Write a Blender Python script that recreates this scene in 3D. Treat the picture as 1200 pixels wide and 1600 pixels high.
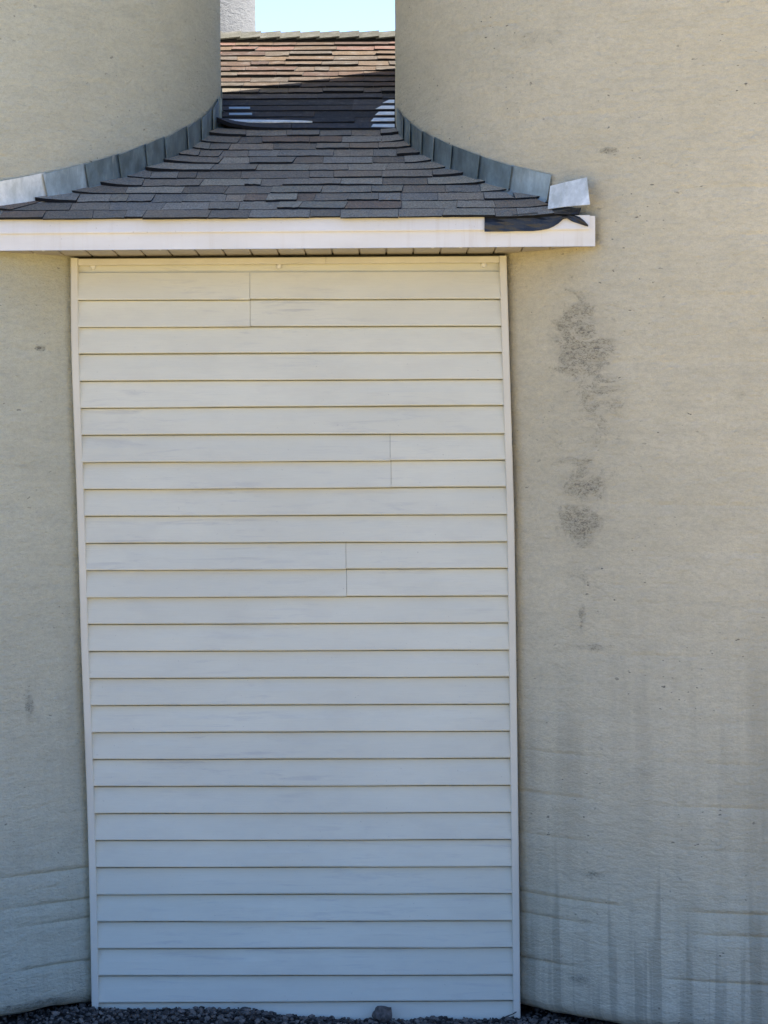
import bpy, bmesh, math, random
from mathutils import Vector, Matrix, noise

random.seed(7)
R = math.radians
for o in list(bpy.data.objects):
    bpy.data.objects.remove(o)
S = bpy.context.scene
COL = S.collection

# ------------------------------------------------------------------ camera
CAM = Vector((0.0, 0.0, 3.06))
F_PX, IW, IH = 4000.0, 1200.0, 1600.0        # focal length and size of the photograph in its pixels
PITCH = math.atan(225 / 4000)
ROLL = R(0.30)
cam_rot = (Matrix.Rotation(R(90) - PITCH, 3, 'X') @ Matrix.Rotation(-ROLL, 3, 'Z'))
cd = bpy.data.cameras.new('camera')
cam = bpy.data.objects.new('camera', cd)
COL.objects.link(cam)
cam.matrix_world = Matrix.Translation(CAM) @ cam_rot.to_4x4()
cd.sensor_fit = 'VERTICAL'
cd.sensor_height = 36.0
cd.sensor_width = 27.0
cd.lens = F_PX / IH * 36.0
cd.clip_start = 0.1
cd.clip_end = 2000
S.camera = cam

# ------------------------------------------------------------------ sky, sun, exposure
SUN_AZ, SUN_EL = R(58), R(47)                # azimuth clockwise from +Y, the way the camera looks
w = bpy.data.worlds.new('World')
S.world = w
w.use_nodes = True
wn = w.node_tree.nodes
sky = wn.new('ShaderNodeTexSky')
sky.sky_type = 'NISHITA'
sky.sun_disc = False
sky.sun_elevation = SUN_EL
sky.sun_rotation = SUN_AZ
sky.air_density = 0.53
sky.altitude = 0
sky.dust_density = 0.0
sky.ozone_density = 6.0
bg = wn['Background']
bg.inputs['Strength'].default_value = 0.094
w.node_tree.links.new(sky.outputs[0], bg.inputs[0])
sd = bpy.data.lights.new('sun', 'SUN')
sd.energy = 5.0
sd.angle = R(0.53)
sd.color = (1.0, 0.91, 0.77)
sun = bpy.data.objects.new('sun', sd)
COL.objects.link(sun)
sdir = Vector((math.sin(SUN_AZ) * math.cos(SUN_EL), math.cos(SUN_AZ) * math.cos(SUN_EL), math.sin(SUN_EL)))
sun.rotation_euler = sdir.to_track_quat('Z', 'Y').to_euler()
vs = S.view_settings
vs.view_transform = 'Standard'
vs.look = 'None'
vs.exposure = 2.36
vs.gamma = 1.0
S.cycles.max_bounces = 8
S.cycles.diffuse_bounces = 4

# ------------------------------------------------------------------ helpers
def ray(px, py):
    d = Vector(((px - IW / 2) / F_PX, -(py - IH / 2) / F_PX, -1.0))
    return cam_rot @ d

def W(px, py, Y):
    """the point of the plane y = Y seen at a place of the photograph"""
    d = ray(px, py)
    return CAM + d * ((Y - CAM.y) / d.y)

def hit_cyl(px, py, c, r):
    d = ray(px, py)
    ox, oy = CAM.x - c[0], CAM.y - c[1]
    a = d.x * d.x + d.y * d.y
    b = 2 * (ox * d.x + oy * d.y)
    k = ox * ox + oy * oy - r * r
    disc = max(b * b - 4 * a * k, 0)
    t = (-b - math.sqrt(disc)) / (2 * a)
    return CAM + d * t

def lerp_list(pts, v):
    if v <= pts[0][0]:
        return pts[0][1]
    for (a, b), (c, d) in zip(pts, pts[1:]):
        if v <= c:
            return b + (d - b) * (v - a) / (c - a)
    return pts[-1][1]

def make(name, verts, faces, mat, parent=None, smooth=False, mat_idx=None):
    me = bpy.data.meshes.new(name)
    me.from_pydata([tuple(v) for v in verts], [], faces)
    for m in (mat if isinstance(mat, (list, tuple)) else [mat]):
        me.materials.append(m)
    if mat_idx:
        for p, i in zip(me.polygons, mat_idx):
            p.material_index = i
    bm = bmesh.new()
    bm.from_mesh(me)
    bmesh.ops.recalc_face_normals(bm, faces=bm.faces)
    bm.to_mesh(me)
    bm.free()
    if smooth:
        for p in me.polygons:
            p.use_smooth = True
    me.update()
    o = bpy.data.objects.new(name, me)
    COL.objects.link(o)
    if parent:
        o.parent = parent
    return o

def boxv(x0, x1, y0, y1, z0, z1):
    v = [(x, y, z) for z in (z0, z1) for y in (y0, y1) for x in (x0, x1)]
    f = [(0, 1, 3, 2), (4, 6, 7, 5), (0, 4, 5, 1), (2, 3, 7, 6), (0, 2, 6, 4), (1, 5, 7, 3)]
    return v, f

def loft(sections, closed=True, caps=True):
    """faces that join equal loops of vertices one after another"""
    n = len(sections[0])
    v = [p for s in sections for p in s]
    f = []
    m = n if closed else n - 1
    for i in range(len(sections) - 1):
        for j in range(m):
            a, b = i * n + j, i * n + (j + 1) % n
            f.append((a, b, b + n, a + n))
    if caps and closed:
        f.append(tuple(range(n)))
        f.append(tuple(range((len(sections) - 1) * n, len(sections) * n)))
    return v, f

def thing(name, label, cat, loc=(0, 0, 0), group=None):
    o = bpy.data.objects.new(name, None)
    COL.objects.link(o)
    o.empty_display_size = 0.1
    o['label'] = label
    o['category'] = cat
    o['kind'] = 'thing'
    if group:
        o['group'] = group
    return o

# ------------------------------------------------------------------ material helpers
class NT:
    def __init__(s, name, rough=0.8, metallic=0.0, spec=0.4):
        s.m = bpy.data.materials.new(name)
        s.m.use_nodes = True
        s.n = s.m.node_tree.nodes
        s.l = s.m.node_tree.links
        s.b = s.n['Principled BSDF']
        s.b.inputs['Roughness'].default_value = rough
        s.b.inputs['Metallic'].default_value = metallic
        s.b.inputs['Specular IOR Level'].default_value = spec
        s.tc = s.n.new('ShaderNodeTexCoord')
    def link(s, a, b):
        s.l.new(a, b)
    def map(s, src, scale=(1, 1, 1), loc=(0, 0, 0)):
        m = s.n.new('ShaderNodeMapping')
        m.inputs['Scale'].default_value = scale
        m.inputs['Location'].default_value = loc
        s.link(src, m.inputs[0])
        return m.outputs[0]
    def noise(s, src, scale, detail=4, rough=0.55, dist=0.0):
        t = s.n.new('ShaderNodeTexNoise')
        t.inputs['Scale'].default_value = scale
        t.inputs['Detail'].default_value = detail
        t.inputs['Roughness'].default_value = rough
        t.inputs['Distortion'].default_value = dist
        s.link(src, t.inputs['Vector'])
        return t.outputs[0]
    def ramp(s, src, stops):
        r = s.n.new('ShaderNodeValToRGB')
        e = r.color_ramp.elements
        while len(e) < len(stops):
            e.new(0.5)
        for k, (p, c) in enumerate(stops):
            e[k].position = p
            e[k].color = (c, c, c, 1) if isinstance(c, (int, float)) else (*c, 1)
        s.link(src, r.inputs[0])
        return r.outputs[0]
    def math(s, op, a, b=None, c=None, clamp=False):
        m = s.n.new('ShaderNodeMath')
        m.operation = op
        m.use_clamp = clamp
        for i, v in enumerate((a, b, c)):
            if v is None:
                continue
            if isinstance(v, (int, float)):
                m.inputs[i].default_value = v
            else:
                s.link(v, m.inputs[i])
        return m.outputs[0]
    def mix(s, fac, a, b, blend='MIX'):
        m = s.n.new('ShaderNodeMix')
        m.data_type = 'RGBA'
        m.blend_type = blend
        for k, v in ((0, fac), (6, a), (7, b)):
            if isinstance(v, (int, float)):
                m.inputs[k].default_value = v
            elif isinstance(v, tuple):
                m.inputs[k].default_value = (*v, 1)
            else:
                s.link(v, m.inputs[k])
        return m.outputs[2]
    def smooth(s, src, a, b):
        m = s.n.new('ShaderNodeMapRange')
        m.interpolation_type = 'SMOOTHSTEP'
        m.inputs[1].default_value = a
        m.inputs[2].default_value = b
        s.link(src, m.inputs[0])
        return m.outputs[0]
    def bump(s, h, strength, dist=0.01):
        b = s.n.new('ShaderNodeBump')
        b.inputs['Strength'].default_value = strength
        b.inputs['Distance'].default_value = dist
        s.link(h, b.inputs['Height'])
        s.link(b.outputs[0], s.b.inputs['Normal'])
    def color(s, c):
        s.link(c, s.b.inputs['Base Color'])
    def rough(s, c):
        s.link(c, s.b.inputs['Roughness'])

def silo_material(name, light, dark, patches, streak=0.5, drips=0.6, spots=0.7, stain=(0.075, 0.068, 0.06)):
    t = NT(name, 0.92, spec=0.2)
    uv = t.tc.outputs['UV']
    sep = t.n.new('ShaderNodeSeparateXYZ')
    t.link(uv, sep.inputs[0])
    U, V = sep.outputs[0], sep.outputs[1]
    big = t.noise(t.map(uv, (0.7, 1.3, 1)), 1.4, 4, 0.6)
    mid = t.noise(t.map(uv, (1.0, 2.2, 1)), 7.0, 5, 0.6)
    c = t.mix(t.ramp(big, [(0.32, 0.0), (0.68, 1.0)]), dark, light)
    c = t.mix(t.math('MULTIPLY', t.ramp(mid, [(0.42, 0), (0.75, 1)]), 0.30), c, tuple(k * 0.72 for k in dark))
    # vertical weather streaks
    st = t.noise(t.map(uv, (4.2, 0.24, 1)), 1.0, 5, 0.62)
    stm = t.noise(t.map(uv, (0.8, 0.5, 1), (3, 1, 0)), 1.3, 3)
    sf = t.math('MULTIPLY', t.ramp(st, [(0.47, 0), (0.70, 1)]), t.ramp(stm, [(0.36, 0.10), (0.60, 1)]))
    rise = t.math('MULTIPLY_ADD', t.noise(t.map(uv, (2.6, 0.0, 1), (5, 0, 0)), 1.0, 3), 2.4, 0.6)
    sf = t.math('MULTIPLY', sf, t.smooth(t.math('SUBTRACT', rise, V), -0.5, 0.5))
    c = t.mix(t.math('MULTIPLY', sf, streak), c, tuple(k * 0.58 for k in dark))
    # wet runs and mineral drips low on the wall: hard-edged bands with their own outline
    dr = t.noise(t.map(uv, (13, 0.18, 1), (0.4, 0, 0)), 1.0, 3, 0.5)
    top = t.noise(t.map(uv, (9, 0.0, 1), (7, 0, 0)), 1.0, 2)
    lim = t.math('MULTIPLY_ADD', top, 1.9, -0.45)
    below = t.smooth(t.math('SUBTRACT', lim, V), -0.05, 0.22)
    df = t.math('MULTIPLY', t.ramp(dr, [(0.50, 0), (0.55, 1)]), below)
    c = t.mix(t.math('MULTIPLY', df, drips * 0.42), c, tuple(k * 0.5 for k in dark))
    pale = t.math('MULTIPLY', t.ramp(dr, [(0.36, 1), (0.42, 0)]), below)
    c = t.mix(t.math('MULTIPLY', pale, drips * 0.30), c, tuple(min(1, k * 1.15) for k in light))
    # little pits and scuffs
    sp = t.noise(t.map(uv, (1.0, 1.9, 1), (2, 5, 0)), 26, 2, 0.5)
    sm = t.noise(t.map(uv, (1, 1, 1), (9, 2, 0)), 2.6, 2)
    spf = t.math('MULTIPLY', t.ramp(sp, [(0.68, 0), (0.73, 1)]), t.ramp(sm, [(0.47, 0), (0.58, 1)]))
    c = t.mix(t.math('MULTIPLY', spf, spots), c, stain)
    # scraped, mouldy patches: ragged blots made of short trowel-wide strokes
    pt = t.noise(t.map(uv, (1.0, 1.9, 1)), 42, 5, 0.78, 1.4)
    pl = t.noise(t.map(uv, (1.0, 1.5, 1), (4, 4, 0)), 6.5, 6, 0.72, 1.0)
    tot = None
    for (u0, v0, ru, rv, amt) in patches:
        du = t.math('DIVIDE', t.math('SUBTRACT', U, u0), ru * 1.35)
        dv = t.math('DIVIDE', t.math('SUBTRACT', V, v0), rv * 1.35)
        q = t.math('MULTIPLY_ADD', du, du, t.math('MULTIPLY', dv, dv))
        g = t.math('MULTIPLY', t.math('SUBTRACT', 1.0, q, clamp=True), amt)
        tot = g if tot is None else t.math('MAXIMUM', tot, g)
    if tot is not None:
        body = t.math('MULTIPLY_ADD', pl, 2.6, t.math('MULTIPLY_ADD', tot, 0.9, -1.62))
        msk = t.smooth(body, 0.0, 0.42)
        msk = t.math('MULTIPLY', msk, t.smooth(tot, 0.0, 0.2))
        c = t.mix(t.math('MULTIPLY', t.smooth(tot, 0.0, 0.7), 0.16), c, tuple(k * 0.42 for k in dark))
        c = t.mix(t.math('MULTIPLY', msk, 0.30), c, tuple(k * 0.42 for k in dark))
        f = t.math('MULTIPLY', msk, t.ramp(pt, [(0.48, 0), (0.59, 1)]))
        f = t.math('MULTIPLY', f, t.math('MULTIPLY_ADD', tot, 0.6, 0.45))
        c = t.mix(t.math('MULTIPLY', f, 0.80), c, stain)
    tr = t.noise(t.map(uv, (1.3, 16, 1), (6, 3, 0)), 1.6, 5, 0.7, 0.3)
    c = t.mix(t.math('MULTIPLY', t.ramp(tr, [(0.52, 0), (0.72, 1)]), 0.20), c, tuple(k * 0.62 for k in dark))
    grit = t.noise(t.map(uv, (0.8, 1.25, 1), (1, 8, 0)), 40, 5, 0.75)
    c = t.mix(t.math('MULTIPLY', t.ramp(grit, [(0.30, 1), (0.56, 0)]), 0.34), c, tuple(k * 0.55 for k in dark))
    fine = t.noise(uv, 150, 2, 0.7)
    c = t.mix(t.math('MULTIPLY', t.ramp(fine, [(0.35, 1), (0.65, 0)]), 0.22), c, tuple(k * 0.5 for k in dark))
    t.color(c)
    # trowel marks and grit
    h1 = t.noise(t.map(uv, (0.6, 1.5, 1)), 16, 5, 0.6, 0.4)
    h2 = t.noise(t.map(uv, (0.7, 1.2, 1)), 75, 4, 0.65)
    h = t.math('MULTIPLY_ADD', h1, 0.7, t.math('MULTIPLY', h2, 0.45))
    t.bump(h, 0.85, 0.022)
    return t.m

def shingle_material():
    t = NT('shingle granules', 0.93, spec=0.25)
    oi = t.n.new('ShaderNodeObjectInfo')
    ob = t.tc.outputs['Object']
    g = t.noise(ob, 130, 3, 0.75)
    p = t.noise(t.map(ob, (1, 1, 1)), 16, 4, 0.6)
    c = t.mix(t.ramp(g, [(0.30, 0.0), (0.72, 1.0)]), (0.35, 0.35, 0.36), (1.75, 1.7, 1.65))
    c = t.mix(1.0, oi.outputs['Color'], c, 'MULTIPLY')
    c = t.mix(t.math('MULTIPLY', t.ramp(p, [(0.52, 0), (0.72, 1)]), 0.35), c, (0.16, 0.16, 0.165))
    t.color(c)
    t.bump(g, 0.5, 0.004)
    return t.m

def plain(name, col, rough=0.7, metallic=0.0, var=0.2, scale=20, bump=0.15, stretch=(1, 1, 1), spec=0.4, spread=(0.35, 0.68)):
    t = NT(name, rough, metallic, spec)
    ob = t.map(t.tc.outputs['Object'], stretch)
    n = t.noise(ob, scale, 5, 0.6)
    t.color(t.mix(t.ramp(n, [(spread[0], 0), (spread[1], 1)]), tuple(k * (1 - var) for k in col), tuple(min(1, k * (1 + var)) for k in col)))
    if bump:
        t.bump(t.noise(ob, scale * 4, 4, 0.6), bump, 0.004)
    return t.m

def siding_material():
    t = NT('vinyl siding', 0.55, spec=0.35)
    ob = t.tc.outputs['Object']
    base = (0.76, 0.738, 0.61)
    big = t.noise(t.map(ob, (0.8, 1, 1.6)), 1.6, 4, 0.55)
    c = t.mix(t.ramp(big, [(0.35, 0), (0.65, 1)]), tuple(k * 0.95 for k in base), tuple(k * 1.04 for k in base))
    oi = t.n.new('ShaderNodeObjectInfo')
    c = t.mix(t.math('MULTIPLY', oi.outputs['Random'], 0.30), c, tuple(k * 0.84 for k in base))
    blot = t.noise(t.map(ob, (2.0, 1, 5.0), (1, 0, 7)), 2.2, 5, 0.65)
    c = t.mix(t.math('MULTIPLY', t.ramp(blot, [(0.50, 0), (0.72, 1)]), 0.16), c, (0.50, 0.47, 0.42))
    sm = t.noise(t.map(ob, (3.5, 1, 34)), 1.0, 6, 0.68, 0.5)
    mk = t.noise(t.map(ob, (1.2, 1, 2.0), (5, 0, 2)), 1.1, 3, 0.5)
    f = t.math('MULTIPLY', t.ramp(sm, [(0.53, 0), (0.66, 1)]), t.ramp(mk, [(0.45, 0.0), (0.68, 1.0)]))
    c = t.mix(t.math('MULTIPLY', f, 0.42), c, (0.40, 0.40, 0.41))
    gr = t.noise(t.map(ob, (9, 1, 160)), 1.0, 4, 0.6)
    c = t.mix(t.math('MULTIPLY', t.ramp(gr, [(0.4, 1), (0.62, 0)]), 0.10), c, tuple(k * 0.75 for k in base))
    pit = t.noise(ob, 95, 2, 0.5)
    c = t.mix(t.math('MULTIPLY', t.ramp(pit, [(0.73, 0), (0.78, 1)]), 0.35), c, (0.25, 0.23, 0.20))
    t.color(c)
    fine = t.noise(t.map(ob, (60, 60, 260)), 1.0, 3, 0.6)
    t.bump(t.math('MULTIPLY_ADD', gr, 0.8, t.math('MULTIPLY', fine, 0.5)), 0.22, 0.004)
    return t.m

def galvanised(name, tint=(0.60, 0.64, 0.67), rough=0.38, metal=0.8):
    t = NT(name, rough, metal)
    ob = t.tc.outputs['Object']
    v = t.n.new('ShaderNodeTexVoronoi')
    v.inputs['Scale'].default_value = 55
    t.link(ob, v.inputs['Vector'])
    n = t.noise(t.map(ob, (1, 1, 0.5)), 14, 5, 0.65)
    c = t.mix(t.ramp(n, [(0.36, 0), (0.66, 1)]), tuple(k * 0.66 for k in tint), tuple(min(1, k * 1.12) for k in tint))
    sep = t.n.new('ShaderNodeSeparateColor')
    t.link(v.outputs['Color'], sep.inputs[0])
    c = t.mix(t.math('MULTIPLY', sep.outputs[0], 0.22), c, tuple(k * 0.55 for k in tint))
    ru = t.noise(t.map(ob, (5, 5, 0.8)), 10, 3)
    c = t.mix(t.math('MULTIPLY', t.ramp(ru, [(0.62, 0), (0.74, 1)]), 0.4), c, (0.75, 0.75, 0.74))
    t.color(c)
    t.rough(t.ramp(n, [(0.3, rough - 0.06), (0.7, rough + 0.14)]))
    t.bump(t.noise(ob, 9, 2), 0.25, 0.01)
    return t.m

def ground_material():
    t = NT('dry gravel ground', 0.95, spec=0.15)
    ob = t.tc.outputs['Object']
    n = t.noise(ob, 0.25, 6, 0.6)
    g = t.noise(ob, 30, 5, 0.7)
    c = t.mix(t.ramp(n, [(0.35, 0), (0.65, 1)]), (0.345, 0.27, 0.122), (0.43, 0.335, 0.162))
    c = t.mix(t.math('MULTIPLY', t.ramp(g, [(0.35, 1), (0.65, 0)]), 0.4), c, (0.14, 0.105, 0.06))
    # the bank and the strip below it are dark soil and moss, the raised drive is pale gravel
    sep = t.n.new('ShaderNodeSeparateXYZ')
    t.link(ob, sep.inputs[0])
    yw = t.math('MULTIPLY_ADD', n, 0.8, sep.outputs[1])
    soil = t.mix(t.ramp(g, [(0.35, 0), (0.65, 1)]), (0.035, 0.032, 0.026), (0.075, 0.072, 0.055))
    c = t.mix(t.smooth(yw, 8.4, 8.8), c, soil)
    t.color(c)
    t.bump(g, 0.6, 0.03)
    return t.m

def pebble_material():
    t = NT('dark crushed stone', 0.85, spec=0.3)
    at = t.n.new('ShaderNodeAttribute')
    at.attribute_name = 'tone'
    n = t.noise(t.tc.outputs['Object'], 90, 3)
    c = t.mix(at.outputs['Fac'], (0.012, 0.012, 0.013), (0.22, 0.19, 0.165))
    c = t.mix(t.math('MULTIPLY', t.ramp(n, [(0.4, 0), (0.7, 1)]), 0.35), c, (0.10, 0.09, 0.085))
    t.color(c)
    t.bump(n, 0.5, 0.004)
    return t.m

M_SHINGLE = shingle_material()
M_BUTT = plain('black asphalt edge', (0.008, 0.008, 0.009), 0.9, var=0.3, scale=80)
M_SIDING = siding_material()
M_TRIM = plain('beige trim', (0.74, 0.70, 0.59), 0.5, var=0.06, scale=7, bump=0.08, stretch=(1, 1, 0.3))
M_FASCIA = plain('white coated aluminium', (0.80, 0.785, 0.765), 0.42, var=0.05, scale=5, bump=0.05, stretch=(0.5, 1, 2))
def fascia_material():
    t = NT('white coated aluminium', 0.45, spec=0.4)
    ob = t.tc.outputs['Object']
    n = t.noise(t.map(ob, (0.5, 1, 2)), 5, 4)
    c = t.mix(t.ramp(n, [(0.35, 0), (0.68, 1)]), (0.77, 0.745, 0.70), (0.84, 0.82, 0.785))
    run = t.noise(t.map(ob, (26, 1, 1.6)), 1.0, 4, 0.65)
    lo = t.noise(t.map(ob, (1.6, 1, 1), (3, 0, 0)), 1.0, 2)
    c = t.mix(t.math('MULTIPLY', t.math('MULTIPLY', t.ramp(run, [(0.52, 0), (0.72, 1)]), t.ramp(lo, [(0.42, 0), (0.62, 1)])), 0.30), c, (0.50, 0.40, 0.27))
    sp = t.noise(ob, 70, 2)
    c = t.mix(t.math('MULTIPLY', t.ramp(sp, [(0.70, 0), (0.76, 1)]), 0.35), c, (0.36, 0.32, 0.27))
    t.color(c)
    t.bump(t.noise(t.map(ob, (1, 1, 0.4)), 6, 3), 0.15, 0.01)
    return t.m
M_FASCIA = fascia_material()
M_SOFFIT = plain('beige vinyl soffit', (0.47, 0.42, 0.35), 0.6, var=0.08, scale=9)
M_GALV = galvanised('galvanised steel', (0.29, 0.37, 0.40), 0.40, 0.65)
M_GALV_LITE = galvanised('sky-sheen galvanised steel', (0.47, 0.55, 0.56), 0.42, 0.55)  # lighter copy for pieces near the eave; sky reflection put into the colour
M_FOIL = galvanised('bright flashing', (0.92, 0.94, 0.84), 0.45, 0.22)  # near-white metal, sky sheen on the end pieces painted into the tint
M_MEMB = plain('black bitumen membrane', (0.016, 0.018, 0.022), 0.42, var=0.45, scale=22, bump=0.5, stretch=(1, 1, 1), spec=0.6)
M_DECK = plain('old roof boards', (0.05, 0.042, 0.034), 0.9, var=0.3, scale=12)
M_DARK = plain('dark block', (0.10, 0.095, 0.085), 0.95, var=0.3, scale=9)  # dark tone for the foundations and the backing panel
M_SCREW = plain('pale screw head', (0.82, 0.80, 0.74), 0.35, var=0.05, scale=60, bump=0)
M_WIRE = plain('dark wire', (0.02, 0.02, 0.022), 0.6, var=0.2, scale=60, bump=0)

# ------------------------------------------------------------------ ground
def ground_z(x, y):
    """level yard at the foot of the silos, a bank, and the raised drive the photographer stands on"""
    t = max(0.0, min(1.0, (10.0 - y) / 2.4))
    return 0.60 * t * t * (3 - 2 * t) - 0.06
gv, gf = [], []
NX = [-600, -150, -40, -20, -12, -8, -6, -4, -3, -2, -1, 0, 1, 2, 3, 4, 6, 8, 12, 20, 40, 150, 600]
NY = [-600, -150, -40, -12, -4, 2, 5] + [5.8 + 0.2 * k for k in range(21)] + [10.5, 11, 12, 13, 15, 20, 40, 150, 600]
for y in NY:
    for x in NX:
        near = abs(x) < 9 and 5 < y < 16
        gv.append((x, y, ground_z(x, y) + (noise.noise((x * .7, y * .7, 0)) * 0.012 if near else 0.0)))
for j in range(len(NY) - 1):
    for i in range(len(NX) - 1):
        a = j * len(NX) + i
        gf.append((a, a + 1, a + 1 + len(NX), a + len(NX)))
ground = make('ground', gv, gf, ground_material(), smooth=True)
ground['kind'] = 'structure'

# added unseen rise behind the viewpoint, blocking low sky light from the wall
hv, hf = [], []
HN, HH = 72, 10.0
for j, (rad, hh) in enumerate(((46, -0.2), (52, 0.45), (60, 0.85), (72, 1.0), (110, 1.1), (170, -0.2))):
    for i in range(HN + 1):
        a = R(180) + R(200) * i / HN - R(10)           # from the left round the back to the right
        k = 0.82 + 0.35 * noise.noise(Vector((math.cos(a) * 3.1, math.sin(a) * 3.1, 2.0))) + 0.10 * noise.noise(Vector((i * 0.9, j * 2.0, 0)))
        hv.append((math.cos(a) * rad, 10 + math.sin(a) * rad, 0.5 + HH * hh * k))
for j in range(5):
    for i in range(HN):
        q = j * (HN + 1) + i
        hf.append((q, q + 1, q + 2 + HN, q + 1 + HN))
horizon_blocker = make('horizon_blocker', hv, hf, plain('green brown blocker slope', (0.09, 0.097, 0.043), 0.95, var=0.5, scale=0.6, bump=0.6), smooth=True)
horizon_blocker['kind'] = 'structure'

# ------------------------------------------------------------------ the two silos
YW = 12.0                                   # the plane of the clad wall
RS = 2.127
CR, CL = (2.196, 13.425), (-2.975, 13.51)
EDGE_R = [(400, 791), (500, 794), (600, 797), (800, 803), (1000, 806), (1200, 808.5), (1400, 811), (1600, 813)]
EDGE_L = [(400, 111), (500, 111.6), (550, 112.2), (640, 115.4), (760, 120), (900, 124.5), (1000, 127), (1150, 133),
          (1262, 137), (1375, 140), (1487, 142.5), (1600, 144.5)]

def edge_world(edge, dx=0.0):
    out = []
    for py, px in edge:
        p = W(px + dx, py, YW)
        out.append((p.z, p.x))
    return sorted(out)
ER, EL = edge_world(EDGE_R), edge_world(EDGE_L)

def shift_of(e):
    top = e[-1][1]
    return lambda z: lerp_list(e, z) - top

SH_R, SH_L = shift_of(ER), shift_of(EL)

def zpx(py, Y=YW, px=600):
    return W(px, py, Y).z

def silo(name, label, c, r, height, shift, lines, mat, seed, zb=0.085, fine=True, group=None):
    root = thing(name, label, 'silo', group=group)
    nseg = 300 if fine else 96
    zs = []
    prof = []
    lip = 0.075
    prof.append((r - 0.34, zb + 0.03))
    for k in range(7):                       # rounded lower lip
        a = k / 6 * math.pi / 2
        prof.append((r - lip + lip * math.sin(a), zb + lip * 1.15 - lip * 1.15 * math.cos(a)))
    z = zb + lip * 1.15
    step = 0.045 if fine else 0.5
    while z < (6.2 if fine else height):
        z += step
        zs.append((z, 0.0))
    for lz, depth in lines:
        depth *= 0.16 + 0.84 * max(0.0, 1 - lz / 1.3)      # the lifts show plainest low down
        zs = [q for q in zs if abs(q[0] - lz) > 0.026]
        zs += [(lz - 0.007, 0), (lz - 0.002, -depth * 1.5), (lz + 0.002, -depth * 1.3), (lz + 0.006, depth * 0.5), (lz + 0.024, 0)]
    zs.sort()
    zs += [(height * 0.8, 0), (height, 0)] if fine else []
    prof += [(r + d, z) for z, d in zs]
    verts, faces, uvs = [], [], []
    for (rad, z) in prof:
        for i in range(nseg + 1):
            a = i / nseg * 2 * math.pi + math.pi / 2          # seam at the back
            dr, dz = 0.0, 0.0
            if fine and z < 6.3:
                p = Vector((math.cos(a) * 2.1, math.sin(a) * 2.1, z))
                q = Vector((p.x * 0.9, p.y * 0.9, z * 1.7 + seed))
                dr = noise.noise(q) * 0.006 + noise.noise(q * 3.1) * 0.0025
                low = max(0.0, 1 - z / 1.1)
                if z < 0.35:                          # the chipped, uneven foot
                    dz += (noise.noise(Vector((p.x * 3.0, p.y * 3.0, seed + 4))) * 0.020 + noise.noise(Vector((p.x * 11, p.y * 11, seed))) * 0.008) * (1 - z / 0.35)
                dr += (noise.noise(Vector((p.x * 2.2, p.y * 2.2, z * 6 + seed))) * 0.008) * low
                dz += noise.noise(Vector((p.x * 1.1, p.y * 1.1, seed + z * 0.25))) * 0.022
            if abs(rad - r) > 1e-6 and z > zb + lip * 1.2:
                rr = r + (rad - r) * max(0.0, 0.55 + 1.9 * noise.noise(Vector((math.cos(a) * 5.2, math.sin(a) * 5.2, z * 2.3 + seed)))) + dr
            else:
                rr = rad + dr
            verts.append((c[0] + math.cos(a) * rr + shift(z), c[1] + math.sin(a) * rr, z + dz))
            uvs.append(((a - math.pi * 1.5) * r + seed * 7.3, z))
    n1 = nseg + 1
    for j in range(len(prof) - 1):
        for i in range(nseg):
            a = j * n1 + i
            faces.append((a, a + 1, a + 1 + n1, a + n1))
    me = bpy.data.meshes.new('shell')
    me.from_pydata(verts, [], faces)
    uvl = me.uv_layers.new(name='UVMap')
    for lp in me.loops:
        uvl.data[lp.index].uv = uvs[lp.vertex_index]
    for p in me.polygons:
        p.use_smooth = True
    me.materials.append(mat)
    sh = bpy.data.objects.new('shell', me)
    COL.objects.link(sh)
    sh.parent = root
    # foundation ring set back under the lip
    ring = []
    for zz in (-0.3, zb + 0.05):
        ring.append([(c[0] + math.cos(k / 64 * 2 * math.pi) * (r - 0.30) + shift(0), c[1] + math.sin(k / 64 * 2 * math.pi) * (r - 0.30), zz) for k in range(64)])
    v, f = loft(ring)
    make('foundation', v, f, M_DARK, root)
    # shallow cone on top
    rim = [(c[0] + math.cos(k / 64 * 2 * math.pi) * (r + 0.06), c[1] + math.sin(k / 64 * 2 * math.pi) * (r + 0.06), height) for k in range(64)]
    rim2 = [(c[0] + math.cos(k / 64 * 2 * math.pi) * 0.2, c[1] + math.sin(k / 64 * 2 * math.pi) * 0.2, height + 0.8) for k in range(64)]
    v, f = loft([rim, rim2])
    make('top_cap', v, f, M_GALV, root)
    return root

def suv(px, py, c, seed):
    p = hit_cyl(px, py, c, RS)
    a = math.atan2(p.y - c[1], p.x - c[0])
    if a < math.pi / 2:
        a += 2 * math.pi
    return (a - math.pi * 1.5) * RS + seed * 7.3, p.z

def patch(px, py, wx, hy, c, seed, amt):
    u, v = suv(px, py, c, seed)
    u1, _ = suv(px + wx, py, c, seed)
    return (u, v, abs(u1 - u), hy / 335.0, amt)

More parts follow.
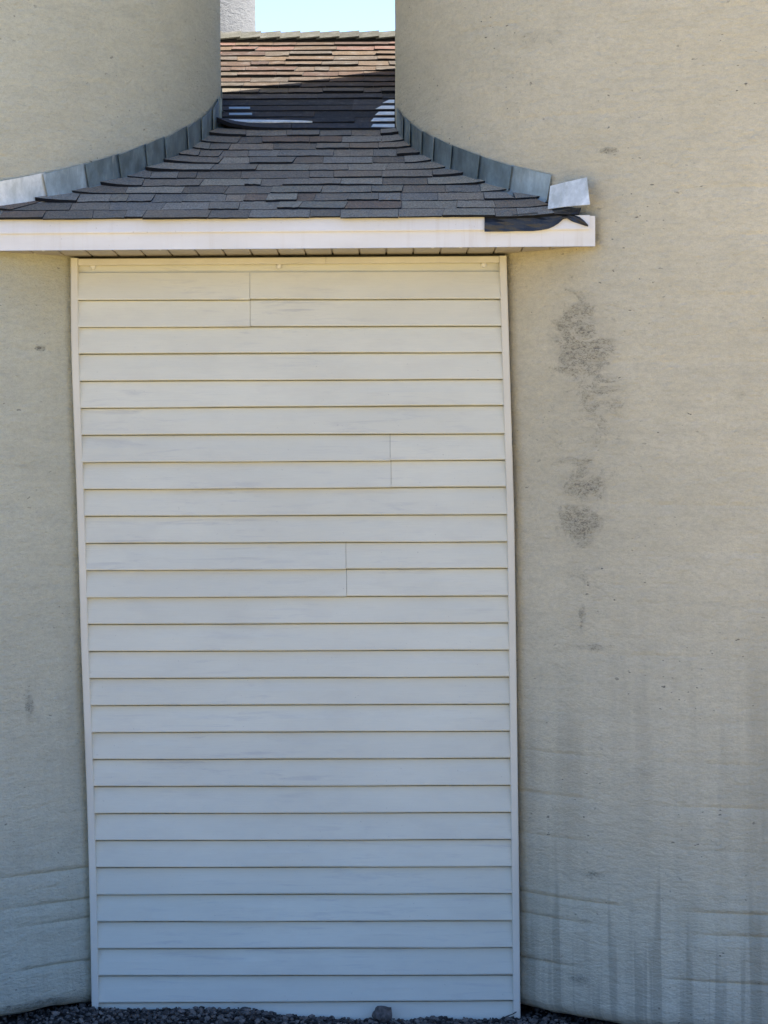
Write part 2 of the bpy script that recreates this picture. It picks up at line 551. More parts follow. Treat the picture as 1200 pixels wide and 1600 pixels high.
SEED_R, SEED_L = 0.0, 3.0
PR = [patch(*a, CR, SEED_R, b) for a, b in (
    ((908, 540, 52, 62), 0.95), ((932, 615, 42, 66), 0.62), ((900, 762, 40, 30), 0.85), ((893, 818, 34, 34), 0.9), ((900, 870, 34, 120), 0.35), ((905, 640, 62, 250), 0.42), ((1165, 600, 30, 40), 0.3),
    ((897, 962, 6, 22), 0.75), ((915, 1012, 28, 7), 0.7), ((890, 430, 40, 22), 0.42), ((900, 480, 45, 8), 0.5),
    ((952, 236, 13, 5), 1.1), ((835, 62, 45, 14), 0.6), ((905, 690, 26, 22), 0.45), ((905, 1365, 20, 7), 0.7),
    ((885, 1530, 16, 9), 0.7), ((1180, 1240, 30, 60), 0.22))]
PL = [patch(*a, CL, SEED_L, b) for a, b in (
    ((64, 546, 8, 4), 1.1), ((35, 1100, 7, 40), 0.6), ((40, 1570, 60, 10), 0.7), ((128, 1500, 14, 16), 0.6))]
M_SILO_R = silo_material('painted stucco', (0.775, 0.705, 0.53), (0.69, 0.63, 0.47), PR, 0.85, 1.2, 0.85)
M_SILO_L = silo_material('weathered stucco', (0.655, 0.64, 0.50), (0.585, 0.57, 0.445), PL, 0.30, 0.25, 0.6)
M_SILO_F = silo_material('pale far stucco', (0.15, 0.158, 0.168), (0.13, 0.137, 0.147), [], 0.4, 0.0, 0.2)

lines_r = [(zpx(y), d) for y, d in ((570, .005), (655, .0025), (735, .003), (785, .004), (855, .003), (905, .0025), (948, .004),
           (1012, .004), (1105, .003), (1170, .006), (1235, .005), (1300, .003), (1392, .006), (1425, .003), (1495, .008),
           (470, .003), (380, .003), (310, .004), (190, .004), (120, .003), (40, .003))]
lines_l = [(zpx(y), d) for y, d in ((544, .004), (694, .004), (620, .002), (800, .0025), (960, .0025), (1145, .004), (1250, .003), (1352, .005),
           (1400, .004), (1430, .003), (1495, .005), (430, .002), (250, .003), (120, .003))]
silo('silo', 'broad beige stucco silo with dark mould patches and runs of dirt', CR, RS, 9.4, SH_R, lines_r, M_SILO_R, SEED_R, zb=0.02,
     group='stucco silos')
silo('silo', 'cleaner grey beige stucco silo without mould patches, beside the clad wall', CL, RS, 9.4, SH_L, lines_l, M_SILO_L, SEED_L, zb=0.06, group='stucco silos')
silo('silo', 'pale distant silo standing behind the roof ridge', (-0.0475 * 24 - 2.13, 24.0), 2.1, 9.4, lambda z: 0.0, [], M_SILO_F, 5.0,
     zb=0.0, fine=False, group='stucco silos')

# ------------------------------------------------------------------ the clad wall between them
wall = thing('siding_wall', 'tall beige lap siding wall filling the gap between two silos', 'wall')
zl_of = lambda z: lerp_list(EL, z)
zr_of = lambda z: lerp_list(ER, z)
JW = 0.034
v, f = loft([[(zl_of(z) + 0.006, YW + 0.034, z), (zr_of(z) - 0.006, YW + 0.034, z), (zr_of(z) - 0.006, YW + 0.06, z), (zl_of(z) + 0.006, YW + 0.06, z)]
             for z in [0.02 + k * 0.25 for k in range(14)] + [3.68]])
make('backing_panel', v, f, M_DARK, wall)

def jamb(xo, sgn, name):
    secs = []
    z = -0.02
    ztop = zpx(401)
    n = 30
    for k in range(n + 1):
        zz = z + (ztop - z) * k / n
        xa = xo(zz)
        xb = xa + sgn * JW
        xm = xa + sgn * 0.004
        secs.append([(xa, YW + 0.018, zz), (xa, YW - 0.022, zz), (xm, YW - 0.026, zz), (xb - sgn * 0.003, YW - 0.026, zz), (xb, YW - 0.023, zz), (xb, YW + 0.018, zz)])
    v, f = loft(secs)
    return make(name, v, f, M_TRIM, wall)
jamb(zl_of, 1, 'jamb_trim')
jamb(zr_of, -1, 'jamb_trim')
# head trim
xa = zl_of(3.55) + JW + 0.002
xb = zr_of(3.55) - JW - 0.002
za, zb_ = zpx(412.5), zpx(402)
xmid = W(509, 405, YW).x
for (p, q) in ((xa, xmid), (xmid + 0.0015, xb)):
    prof = [(YW + 0.018, zb_), (YW - 0.018, zb_), (YW - 0.021, zb_ - 0.003), (YW - 0.021, za + 0.003), (YW - 0.018, za), (YW + 0.018, za)]
    v, f = loft([[(x, y, z + (x - xa) * 0.0015) for y, z in prof] for x in (p, (p + q) / 2, q)])
    make('head_trim', v, f, M_TRIM, wall)

LEFT_Y = [414 - 6] + [426 + 42.2 * k for k in range(28)] + [1612]
RIGHT_Y = [412 - 6, 424, 467, 509, 550, 592, 633, 677, 718, 760, 803, 845.5, 887, 930] + [930 + 42.25 * k for k in range(1, 13)] + [1479, 1522, 1562, 1606]
RIGHT_Y = RIGHT_Y[:30]
XA, XB = W(140, 900, YW).x, W(790, 900, YW).x
def lap_z(k, x):
    a, b = zpx(LEFT_Y[k], YW, 140), zpx(RIGHT_Y[k], YW, 790)
    return a + (b - a) * (x - XA) / (XB - XA)

def board(k, x0, x1, proud=0.0, seedv=0.0):
    """one lap: row k hangs from line k down to line k + 1; a narrow slot is left under the lap above"""
    secs = []
    n = max(3, int((x1 - x0) / 0.07))
    slot = 0.0045 + 0.0034 * k / 28
    for i in range(n + 1):
        x = x0 + (x1 - x0) * i / n
        zl = lap_z(k, x)
        zt = zl + 0.010
        zb = lap_z(k + 1, x) - (0.0022 if proud else 0)
        zb += noise.noise(Vector((x * 2.1, k * 3.7 + seedv, 1.3))) * 0.0024
        dep = noise.noise(Vector((x * 3.3, k * 5.1 + seedv, 9.1))) * 0.0032
        top = YW + 0.004
        bot = YW - 0.021 + dep - proud
        bk = YW + 0.028
        if k == 0:                           # flat nailing strip under the head trim
            pr = [(YW + 0.020, zt), (YW + 0.020, zb - 0.004), (bk, zb - 0.004), (bk, zt)]
        else:
            ym = top + (bot - top) * 0.55 + dep
            zm = zl + (zb - zl) * 0.5
            sl = 0.0005 if k == 1 else slot
            hd = (YW + 0.024 if k == 1 else bk - 0.002)
            pr = [(hd, zt if k > 1 else zl - 0.0002), (hd, zl - sl), (top, zl - sl - 0.0006), (ym, zm), (bot + 0.0006, zb + 0.007), (bot + 0.0014, zb + 0.0015), (bot + 0.004, zb),
                  (YW + 0.012, zb + 0.001), (bk, zb + 0.001), (bk, zt if k > 1 else zl)]
        secs.append([(x, y, z) for y, z in pr])
    v, f = loft(secs)
    return make('siding_board', v, f, M_SIDING, wall)

JOINTS = {1: 390, 2: 390.5, 7: 609, 8: 610.5, 13: 0, 11: 540, 12: 541}
for k in range(0, 29):
    z = lap_z(k, 0)
    xl, xr = zl_of(z) + JW - 0.004, zr_of(z) - JW + 0.004
    if JOINTS.get(k):
        xj = W(JOINTS[k], (LEFT_Y[k] + LEFT_Y[k + 1]) / 2, YW).x
        board(k, xl, xj + 0.001, 0.0055, 11.0)
        board(k, xj + 0.0024, xr, 0.0, 23.0)
    else:
        board(k, xl, xr, 0.0, 0.0)
def screw(p, r, parent, down=False):
    secs = []
    for (d, q) in ((0.0, 1.0), (0.003, 0.95), (0.0055, 0.6), (0.0065, 0.15)):
        if down:
            secs.append([(p.x + math.cos(a) * r * q, p.y + math.sin(a) * r * q, p.z - d) for a in [i / 12 * 2 * math.pi for i in range(12)]])
        else:
            secs.append([(p.x + math.cos(a) * r * q, p.y - d, p.z + math.sin(a) * r * q) for a in [i / 12 * 2 * math.pi for i in range(12)]])
    v, f = loft(secs)
    make('screw', v, f, M_SCREW, parent, True)
for px, py in ((145, 414.5), (436, 413.5), (756, 411.5)):
    screw(W(px, py + 2.5, YW + 0.013), 0.013, wall)

# ------------------------------------------------------------------ the roof
roof = thing('shingle_roof', 'small shingled roof with white fascia climbing between the silos', 'roof')
YE = 11.60
ZE = W(465, 341.5, YE).z
YRIDGE = 15.50
ZRIDGE = W(480, 60, YRIDGE).z
SL = (ZRIDGE - ZE) / (YRIDGE - YE)
TH = math.atan(SL)
def Zr(Y):
    return ZE + SL * (Y - YE)
def circ_x(side, Y, gap=0.0):
    c = CR if side > 0 else CL
    d = Y - c[1]
    rr = RS + gap
    if abs(d) >= rr:
        return c[0]
    return c[0] - side * math.sqrt(rr * rr - d * d)

nrm = Vector((0, -math.sin(TH), math.cos(TH)))
EXPO = 0.1425
LEN = (YRIDGE - YE) / math.cos(TH)
NROW = int(LEN / EXPO)
def rp(x, d, h):
    """a point of the roof: x, distance d up the slope from the eave, height h above the boards"""
    return Vector((x, YE + d * math.cos(TH), ZE + d * math.sin(TH))) + nrm * h
def to_px(p):
    q = cam_rot.transposed() @ (Vector(p) - CAM)
    return (IW / 2 + F_PX * q.x / -q.z, IH / 2 - F_PX * q.y / -q.z)

XMIN, XMAX = -2.1, 1.35
def xlim(side, d):
    x = circ_x(side, YE + d * math.cos(TH), 0.012)
    if side > 0 and d < 0.3:                  # the last shingles stop short under the torn membrane
        x = min(x, W(866 - d * 60, 335, YE + d).x)
    return min(x, XMAX) if side > 0 else max(x, XMIN)

def scaled(cols, k):
    return [tuple(q * k for q in c) for c in cols]
GREYS = scaled([(0.082, 0.072, 0.066), (0.064, 0.057, 0.053), (0.096, 0.087, 0.080), (0.076, 0.073, 0.074), (0.090, 0.083, 0.080), (0.060, 0.052, 0.048),
         (0.084, 0.068, 0.058), (0.070, 0.050, 0.041), (0.104, 0.095, 0.085)], 1.0)
GREYS = [(c[0] * 4.5, c[1] * 4.15, c[2] * 3.35) for c in GREYS]
GREYS = [tuple(0.72 * q + 0.28 * m for q, m in zip(c, (0.36, 0.29, 0.205))) for c in GREYS]
BROWNS = scaled([(0.11, 0.085, 0.065), (0.10, 0.080, 0.066), (0.115, 0.070, 0.042), (0.135, 0.086, 0.052), (0.100, 0.056, 0.036), (0.125, 0.085, 0.056), (0.105, 0.072, 0.050), (0.088, 0.046, 0.032),
          (0.150, 0.100, 0.060)], 0.45)
DARKS = [(0.040, 0.043, 0.050), (0.052, 0.054, 0.062), (0.066, 0.064, 0.068), (0.058, 0.054, 0.055)]

row_px = [to_px(rp(-0.35, k * EXPO, 0.01))[1] for k in range(NROW + 1)]
rep = [k for k in range(NROW + 1) if 152 < row_px[k] < 211]
print('rows', NROW, [round(q) for q in row_px], 'repair', rep)
extra_v, extra_f, extra_i = [], [], []

def shingle(k, xa_b, xb_b, xa_t, xb_t, col, thick, lift_l=0.0, lift_r=0.0, ends=(False, False), drop=0.0, solo=True):
    d0 = k * EXPO - drop
    d1 = (k + 1) * EXPO + 0.035
    secs = []
    n = 5
    ca, cb = random.uniform(-.0015, .0025), random.uniform(-.0015, .0025)
    for i in range(n + 1):
        t = i / n
        xb = xa_b + (xb_b - xa_b) * t
        xt = xa_t + (xb_t - xa_t) * t
        h = thick + ca * (1 - t) + cb * t + random.uniform(-.0006, .0006)
        jag = random.uniform(-.004, .004)
        lf = lift_l * math.exp(-(xb - xa_b) / 0.10) + lift_r * math.exp(-(xb_b - xb) / 0.10)
        up = lf
        secs.append([rp(xb, d0 + jag + lf * 0.8, 0.002 + up * 0.8), rp(xb, d0 + jag + lf * 0.8, h + up), rp(xt, d1, 0.0035 + up * 0.5), rp(xt, d1, 0.0005 + up * 0.3)])
    v, f = loft(secs)
    idx = []
    for i in range(n):
        idx += [1, 0, 0, 1]
    idx += [1, 1]
    if solo:
        o = make('shingle', v, f, [M_SHINGLE, M_BUTT], roof, mat_idx=idx)
        o.color = (*col, 1)
    else:
        b = len(extra_v)
        extra_v.extend(v)
        extra_f.extend(tuple(q + b for q in fc) for fc in f)
        extra_i.extend(idx)

nsolo = 0
for k in range(NROW + 1):
    d0, d1 = k * EXPO, (k + 1) * EXPO + 0.035
    if d1 > LEN - 0.02:
        d1 = LEN
        if d0 > LEN - 0.06:
            continue
    L0, R0, L1, R1 = xlim(-1, d0), xlim(1, d0), xlim(-1, d1), xlim(1, d1)
    x = L0
    first = True
    old = k > (rep[-1] if rep else 15)
    in_rep = k in rep
    prev = None
    while x < R0 - 0.03:
        wdt = random.choice((0.09, 0.13, 0.16, 0.19, 0.22, 0.25, 0.29)) * random.uniform(0.85, 1.15)
        if in_rep:
            wdt = random.uniform(0.25, 0.7)
        x2 = x + wdt
        if R0 - x2 < 0.09:
            x2 = R0
        pal = DARKS if in_rep else (BROWNS if old else GREYS)
        col = random.choice(pal)
        if old and k <= rep[-1] + 1:
            col = random.choice([(0.085, 0.075, 0.062), (0.095, 0.080, 0.066)])
        if k > NROW - 4 and random.random() < .5:
            col = (0.088, 0.046, 0.036)
        tone = random.uniform(0.74, 1.04)
        col = tuple(q * tone for q in col)
        sk = random.choice((0, 0, 0, 0.012, -0.012, 0.02))
        last = x2 >= R0 - 1e-4
        xa_t = L1 if first else max(x + sk0, L1)
        sk1 = random.choice((0, 0, 0, 0.010, -0.010, 0.02))
        xb_t = R1 if last else min(x2 + sk1, R1)
        thick = random.choice((0.007, 0.0095, 0.0135))
        if old:
            thick = random.choice((0.012, 0.0155, 0.019))
        if in_rep:
            thick = random.choice((0.006, 0.010, 0.013))
        p1, p2 = to_px(rp(x, d0, 0)), to_px(rp(x2, d0, 0))
        if d0 < 1.95:
            vis = p2[0] > -20
        else:
            vis = p2[0] > 335 and p1[0] < 640
        lift_l = 0.014 if first and k < 12 else 0.0
        lift_r = 0.014 if last and k < 12 else 0.0
        if k == rep[0]:
            lift_l += 0.05 if first else 0
            thick = 0.016
        if xb_t - xa_t > 0.012 or x2 - x > 0.02:
            shingle(k, x + (0 if first else 0.0012), x2 - (0 if last else 0.0012), xa_t + (0 if first else 0.0012), max(xb_t, xa_t + 0.004), col, thick,
                    lift_l, lift_r, drop=random.choice((-0.004, 0, 0.003, 0.008)), solo=vis)
            nsolo += vis
        x = x2
        sk0 = sk1
        first = False
print('single shingles', nsolo)
if extra_v:
    o = make('shingle_field', extra_v, extra_f, [M_SHINGLE, M_BUTT], roof, mat_idx=extra_i)
    o.color = (0.11, 0.075, 0.05, 1)
    o['kind'] = 'stuff'

# boards under the shingles, following the silos
secs = []
for i in range(61):
    d = 0.075 + (LEN - 0.075) * i / 60
    Y = YE + d * math.cos(TH)
    l, r_ = max(circ_x(-1, Y, -0.05), XMIN), min(circ_x(1, Y, -0.05), XMAX, W(905, 335, YE + d).x if d < 0.3 else XMAX)
    dd = d
    secs.append([rp(l, dd, 0.0), rp(r_, dd, 0.0), rp(r_, dd, -0.03), rp(l, dd, -0.03)])
v, f = loft(secs)
make('deck', v, f, M_DECK, roof)
# slope behind the ridge
bl = [[(XMIN, YRIDGE, ZRIDGE), (XMAX, YRIDGE, ZRIDGE), (XMAX, YRIDGE, ZRIDGE - 0.03), (XMIN, YRIDGE, ZRIDGE - 0.03)],
      [(XMIN, YRIDGE + 3.2, ZRIDGE - 3.2 * SL), (XMAX, YRIDGE + 3.2, ZRIDGE - 3.2 * SL), (XMAX, YRIDGE + 3.2, ZRIDGE - 3.2 * SL - 0.03), (XMIN, YRIDGE + 3.2, ZRIDGE - 3.2 * SL - 0.03)]]
v, f = loft(bl)
o = make('rear_slope', v, f, M_SHINGLE, roof)
o.color = (0.10, 0.07, 0.05, 1)
# gable walls under the rear part
for x in (XMIN + 0.02, XMAX - 0.05):
    v, f = loft([[(x, YRIDGE - 1.2, 0), (x + .03, YRIDGE - 1.2, 0), (x + .03, YRIDGE - 1.2, Zr(YRIDGE - 1.2) - .04), (x, YRIDGE - 1.2, Zr(YRIDGE - 1.2) - .04)],
                 [(x, YRIDGE, 0), (x + .03, YRIDGE, 0), (x + .03, YRIDGE, ZRIDGE - .04), (x, YRIDGE, ZRIDGE - .04)],
                 [(x, YRIDGE + 3.0, 0), (x + .03, YRIDGE + 3.0, 0), (x + .03, YRIDGE + 3.0, ZRIDGE - 3 * SL - .04), (x, YRIDGE + 3.0, ZRIDGE - 3 * SL - .04)]])
    make('rear_wall', v, f, M_SIDING, roof)

# ridge vent and its caps
v, f = loft([[(x, YRIDGE - 0.13, Zr(YRIDGE - 0.13) + 0.006), (x, YRIDGE - 0.13, Zr(YRIDGE - 0.13) + 0.030), (x, YRIDGE, ZRIDGE + 0.034), (x, YRIDGE + 0.13, Zr(YRIDGE - 0.13) + 0.030), (x, YRIDGE + 0.13, Zr(YRIDGE - 0.13) - 0.004)] for x in (XMIN, XMAX)])
make('ridge_vent', v, f, M_BUTT, roof)
x = -1.45
while x < 0.5:
    x2 = x + 0.118
    h0, h1 = 0.031, 0.043                       # each cap rides up on the next
    secs = []
    for xx, hh in ((x, h0), (x2 + 0.02, h1)):
        A, B, C_ = Zr(YRIDGE - 0.145), ZRIDGE, Zr(YRIDGE - 0.145)
        secs.append([(xx, YRIDGE - 0.145, A + hh), (xx, YRIDGE, B + hh + 0.004), (xx, YRIDGE + 0.145, C_ + hh),
                     (xx, YRIDGE + 0.145, C_ + hh - 0.008), (xx, YRIDGE, B + hh - 0.004), (xx, YRIDGE - 0.145, A + hh - 0.008)])
    v, f = loft(secs)
    o = make('ridge_cap', v, f, M_SHINGLE, roof)
    q = random.uniform(0.8, 1.2)
    o.color = (0.050 * q, 0.052 * q, 0.046 * q, 1)
    x = x2

# fascia, drip edge, soffit
YF = YE + 0.03
xl_f, xr_f = circ_x(-1, YF) - 0.02, W(930, 360, YF).x
zt, zm, zb = ZE + SL * 0.03 - 0.002, W(465, 360.8, YF).z, W(465, 388.2, YF).z
prof = [(YF, zb + 0.002), (YF - 0.002, zb), (YF + 0.02, zb), (YF + 0.02, zt - 0.004), (YF, zt - 0.004)]
tilt = lambda x: (x + 0.35) * 0.0022
fa = make('fascia_board', *loft([[(x, y + noise.noise(Vector((x * 2, 0, 5))) * 0.0012, z + tilt(x)) for y, z in prof] for x in [xl_f + (xr_f - xl_f) * i / 24 for i in range(25)]]), M_FASCIA, roof)
xd = W(921.5, 350, YF).x
prof = [(YF - 0.001, zm), (YF - 0.012, zm - 0.004), (YF - 0.013, zm + 0.001), (YF - 0.006, zt - 0.001), (YF - 0.003, zt), (YF - 0.001, zt)]
make('drip_edge', *loft([[(x, y + noise.noise(Vector((x * 3, 2, 5))) * 0.0008, z + tilt(x)) for y, z in prof] for x in [xl_f + (xd - xl_f) * i / 24 for i in range(25)]]), M_FASCIA, fa)

zs0, zs1 = zb + 0.006, zpx(397.5)
wd = 43 / 344.0
x = -1.98
i = 0
while x < xr_f - 0.05:
    x2 = min(x + wd, xr_f - 0.012)
    g = 0.007
    secs = []
    for (Y, z) in ((YF + 0.021, zs0), (YW + 0.03, zs1)):
        zz = z + tilt((x + x2) / 2)
        secs.append([(x, Y, zz + 0.012), (x + 0.001, Y, zz + 0.002), (x + 0.004, Y, zz), (x2 - g - 0.003, Y, zz), (x2 - g, Y, zz + 0.002), (x2 - g, Y, zz + 0.010), (x2, Y, zz + 0.010), (x2, Y, zz + 0.013)])
    v, f = loft(secs)
    make('soffit_panel', v, f, M_SOFFIT, roof)
    x = x2
    i += 1
for px in (68, 250, 457, 676, 720):
    p = W(px, 389, YF + 0.06)
    screw(Vector((p.x, YF + 0.055, zs0 - 0.001 + tilt(p.x))), 0.009, roof, True)

# step flashing along both silos
def flash_piece(side, a0, a1, tilt_back=0.0, h=0.120, off=0.007, name='step_flashing', mat=None):
    c = CR if side > 0 else CL
    def pt(a, up, o, along=0.0):
        a2 = a + side * along / RS
        x, y = c[0] + math.cos(a2) * (RS + o), c[1] + math.sin(a2) * (RS + o)
        x0, y0 = c[0] + math.cos(a) * (RS + o), c[1] + math.sin(a) * (RS + o)
        return Vector((x, y, max(Zr(y0), ZE) + 0.006 + up))
    sh = 0.020 * abs(math.cos((a0 + a1) / 2 + math.pi / 2)) + 0.014
    secs = []
    n = 3
    j1, j2 = random.uniform(-.003, .004), random.uniform(-.003, .004)
    for i in range(n + 1):
        t = i / n
        a = a0 + (a1 - a0) * t
        lapo = off + 0.012 * t                 # the lower end rides over the next piece
        jj = j1 * (1 - t) + j2 * t
        secs.append([pt(a, -0.004, lapo + 0.028), pt(a, 0.004, lapo + 0.004), pt(a, 0.010, lapo), pt(a, h + jj, lapo + tilt_back, sh), pt(a, h + jj, lapo + tilt_back - 0.002, sh),
                     pt(a, 0.008, lapo - 0.003), pt(a, -0.006, lapo + 0.026)])
    v, f = loft(secs)
    return make(name, v, f, mat, roof)

def ang(px, py, side):
    c = CR if side > 0 else CL
    p = hit_cyl(px, py, c, RS + 0.006)
    a = math.atan2(p.y - c[1], p.x - c[0])
    return a if a > 0 else a + 2 * math.pi

BR = [(620.5, 205), (632, 228), (643, 239), (661, 254), (679, 267), (706, 285), (748, 300), (797, 316), (857, 326)]
BL = [(350.5, 196), (343, 212), (331, 224), (313.5, 234), (292, 243), (258, 261), (229, 275), (187.5, 287), (137, 303), (73, 319), (-40, 334)]
for side, B in ((1, BR), (-1, BL)):
    an = [ang(x, y, side) for x, y in B]
    for i in range(len(an) - 1):
        a0, a1 = an[i], an[i + 1]
        ov = (a1 - a0) / abs(a1 - a0) * 0.022 / RS
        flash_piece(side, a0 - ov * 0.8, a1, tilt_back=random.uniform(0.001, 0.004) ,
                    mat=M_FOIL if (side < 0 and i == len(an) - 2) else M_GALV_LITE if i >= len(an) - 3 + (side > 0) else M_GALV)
# the loose end piece, bent up and away from the wall
def quad_plate(name, pts, mat, th=0.0022, parent=roof, curl=0.0):
    a, b, c, d = [Vector(p) for p in pts]
    n_ = (b - a).cross(d - a).normalized()
    secs = []
    for i in range(7):
        t = i / 6
        bo, to = a.lerp(b, t), d.lerp(c, t)
        k = curl * math.sin(t * math.pi)
        secs.append([bo + n_ * k, to + n_ * (k * 0.4), to + n_ * (k * 0.4 + th), bo + n_ * (k + th)])
    v, f = loft(secs)
    return make(name, v, f, mat, parent)
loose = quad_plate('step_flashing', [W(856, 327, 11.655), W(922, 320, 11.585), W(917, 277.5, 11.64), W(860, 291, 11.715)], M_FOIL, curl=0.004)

loose['label'] = 'loose bright end piece of flashing bent up from the eave'
# bright flanges left showing in the patched strip, both sides of the throat
def flange(k, pxa, pxb, pxt, dd0=0.02, dd1=0.10, name='flashing_plate', mat=M_FOIL, hh=0.012):
    d0, d1 = k * EXPO + dd0, k * EXPO + dd1
    def xat(px, d):
        Y = YE + d * math.cos(TH)
        return W(px, 190, Y).x
    a, b = rp(xat(pxa, d0), d0, hh), rp(xat(pxb, d0), d0, hh)
    c_, d_ = rp(xat(pxb, d1), d1, hh * 0.7), rp(xat(pxt, d1), d1, hh * 0.7)
    return quad_plate(name, [a, b, c_, d_], mat, 0.002)
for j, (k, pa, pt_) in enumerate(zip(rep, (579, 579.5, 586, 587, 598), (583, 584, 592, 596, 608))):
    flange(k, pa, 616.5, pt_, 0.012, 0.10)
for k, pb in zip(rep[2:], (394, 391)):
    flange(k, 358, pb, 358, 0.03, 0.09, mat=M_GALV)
for k in rep[:1]:
    secs = []
    for i in range(13):
        t = i / 12
        d = (rep[1]) * EXPO - 0.004
        xx = W(357, 190, YE + d).x + t * 0.44
        wdt = 0.052 * (1 - t) ** 0.6 + 0.004
        secs.append([rp(xx, d, 0.016), rp(xx, d + wdt, 0.018), rp(xx, d + wdt, 0.012), rp(xx, d, 0.010)])
    v, f = loft(secs)
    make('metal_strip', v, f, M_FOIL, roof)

# torn membrane hanging over the right end of the fascia
TORN = [(757, 338, 362), (775, 337, 362.2), (790, 336, 362), (806, 335.5, 362), (820, 335, 361.5), (834, 334.5, 361), (846, 334, 359.5), (857, 334, 357.5), (865, 334, 354), (873, 334, 349),
        (880, 334, 342.5), (886, 334.5, 341.0), (892, 335, 345), (898, 336, 347.5), (906, 339, 350), (913, 344.5, 352.5), (919, 351, 354)]
secs = []
for i, (px, ya, yb) in enumerate(TORN):
    fr = []
    for j in range(6):
        t = j / 5
        rip = noise.noise(Vector((px * 0.11, t * 1.2, 3.3))) * 0.013 + noise.noise(Vector((px * 0.03, t * 3, 1))) * 0.008
        rip = min(rip, 0.004)
        Y = YF - 0.016 - t * 0.006 + rip + (0.012 if j == 0 else 0)
        fr.append(W(px, ya + (yb - ya) * t + (noise.noise(Vector((px * 0.21, 0, 8))) * 1.6 if j == 5 and i < 9 else 0), min(Y, YF - 0.0145)))
    fr[0] = fr[0] + Vector((0, 0.004, 0))
    bk = [p + Vector((0, 0.002, 0)) for p in reversed(fr)]
    secs.append(fr + bk)
v, f = loft(secs)
o = make('torn_membrane', v, f, M_MEMB, roof)
o['label'] = 'torn black membrane hanging over the white fascia'
# membrane tongue that runs back under the loose flashing
v, f = loft([[W(px, y, Y) for px, y, Y in q] for q in (
    [(800, 336, 11.60), (800, 334.5, 11.64), (800, 336.5, 11.64)], [(860, 334, 11.60), (860, 329, 11.66), (860, 331, 11.66)],
    [(893, 335, 11.60), (893, 326, 11.64), (893, 328, 11.64)], [(905, 334, 11.61), (908, 324.5, 11.63), (908, 326.5, 11.63)])])
make('torn_membrane', v, f, M_MEMB, roof)

# ------------------------------------------------------------------ gravel, stone, wire
bm = bmesh.new()
bmesh.ops.create_icosphere(bm, subdivisions=1, radius=1.0)
ICO_V = [q.co.copy() for q in bm.verts]
ICO_F = [tuple(q.index for q in fc.verts) for fc in bm.faces]
bm.free()
gvv, gff, gtone = [], [], []
def pebble(p, r, seed, tone):
    sx, sy, sz = r * random.uniform(.8, 1.35), r * random.uniform(.8, 1.25), r * random.uniform(.55, 0.95)
    rot = Matrix.Rotation(random.uniform(0, 6.28), 3, 'Z') @ Matrix.Rotation(random.uniform(-.6, .6), 3, 'X')
    b = len(gvv)
    for q in ICO_V:
        k = 1 + noise.noise(q * 1.7 + Vector((seed, 0, 0))) * 0.45
        gvv.append(tuple(rot @ (Vector((q.x * sx, q.y * sy, q.z * sz)) * k) + p))
        gtone.append(tone)
    gff.extend(tuple(i + b for i in fc) for fc in ICO_F)
def mound(x, y):
    px = 600 + x / y * F_PX
    base = lerp_list([(-60, .035), (60, .042), (130, 0.056), (200, 0.045), (260, .048), (380, .046), (420, .022), (540, -.006), (640, -.012), (680, -.004), (760, -0.010), (830, -.005), (1000, -.02)], px)
    fall = max(0.0, min(1.0, (y - 11.35) / 0.5))
    return (base - 0.010) * fall - 0.055 * (1 - fall)
for i in range(7500):
    x = random.uniform(-2.0, 1.5)
    y = random.uniform(11.15, 12.0) if random.random() < 0.75 else random.uniform(11.75, 12.35)
    if y > 11.965 and -1.41 < x < 0.66:
        y = random.uniform(11.80, 11.965)
    r = random.choice((0.005, 0.006, 0.008, 0.010, 0.015)) * random.uniform(0.7, 1.3)
    z = mound(x, y) + random.uniform(-0.012, 0.006)
    pebble(Vector((x, y, max(z, -.062))), r, i * 0.37, random.random() ** 1.5)
me = bpy.data.meshes.new('gravel')
me.from_pydata(gvv, [], gff)
me.attributes.new('tone', 'FLOAT', 'POINT').data.foreach_set('value', gtone)
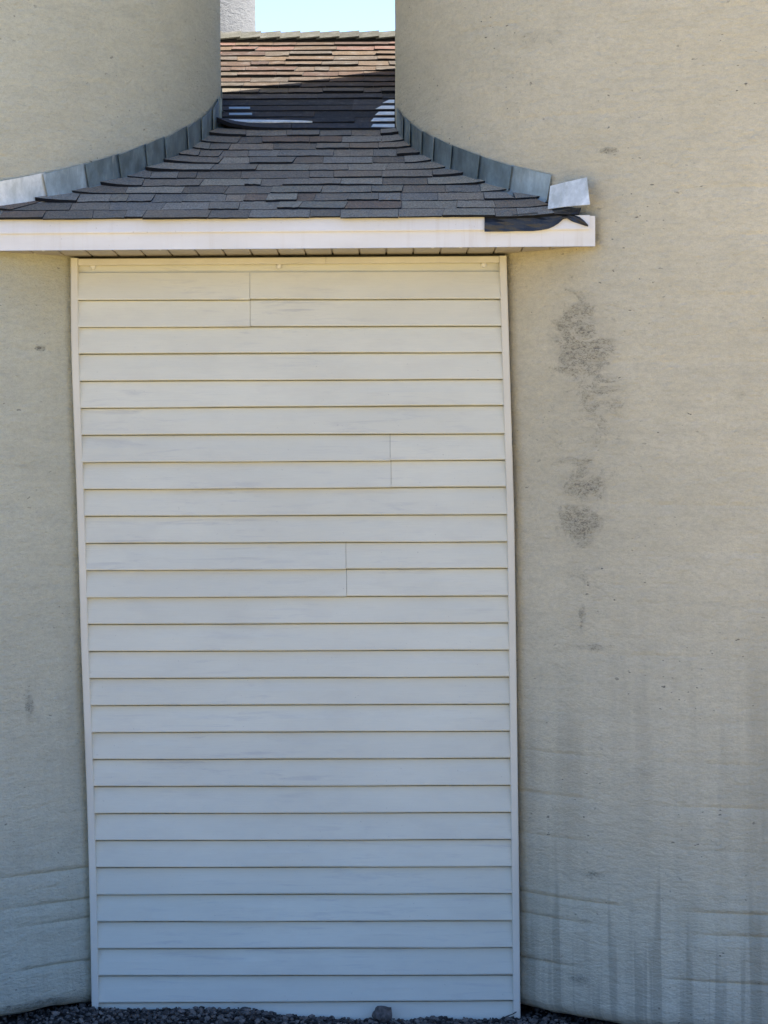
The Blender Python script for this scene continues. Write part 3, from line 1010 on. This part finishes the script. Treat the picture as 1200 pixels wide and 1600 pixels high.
me.materials.append(pebble_material())
g = bpy.data.objects.new('gravel', me)
COL.objects.link(g)
g['label'] = 'dark crushed gravel heaped along the foot of the wall'
g['category'] = 'gravel'
g['kind'] = 'stuff'
# soil under the gravel, one low bank
secs = []
for i in range(41):
    x = -2.1 + i * 0.09
    secs.append([(x, yy, mound(x, yy) - 0.010 if 11.2 < yy < 12.2 else -0.09) for yy in (11.1, 11.35, 11.5, 11.7, 11.85, 11.97, 12.15, 12.5)])
v, f = loft(secs, closed=False)
soil = make('terrain', v, f, plain('dark soil', (0.022, 0.020, 0.019), 0.95, var=0.4, scale=40, bump=0.6))
soil['kind'] = 'structure'

bm = bmesh.new()
bmesh.ops.create_icosphere(bm, subdivisions=3, radius=1.0)
for q in bm.verts:
    n0 = q.co.copy()
    k = 1 + noise.noise(n0 * 1.1 + Vector((4, 1, 0))) * 0.35 + noise.noise(n0 * 3.0) * 0.12
    q.co = Vector((n0.x * 0.052, n0.y * 0.042, n0.z * 0.040)) * k
    if q.co.x > 0.038:
        q.co.x = 0.038 + (q.co.x - 0.038) * 0.2
me = bpy.data.meshes.new('stone')
bm.to_mesh(me)
bm.free()
me.materials.append(plain('rough grey stone', (0.12, 0.105, 0.095), 0.9, var=0.45, scale=45, bump=0.7))
st = bpy.data.objects.new('stone', me)
COL.objects.link(st)
p = W(599, 1598, 11.93)
st.location = (p.x, 11.93, 0.012)
st['label'] = 'single grey brown stone lying at the foot of the siding'
st['category'] = 'stone'

pts = [W(px, py, 11.955) for px, py in ((772, 1606), (777, 1599), (783, 1592), (792, 1588), (801, 1584.5), (807, 1581))]
secs = []
for i, p in enumerate(pts):
    rr = 0.0028 - i * 0.0002
    secs.append([(p.x - rr, p.y, p.z + rr), (p.x, p.y - rr, p.z), (p.x + rr, p.y, p.z - rr), (p.x, p.y + rr, p.z)])
v, f = loft(secs)
wi = make('wire', v, f, M_WIRE)
wi['label'] = 'thin dark bent wire sticking up from the gravel against the wall trim'
wi['category'] = 'wire'
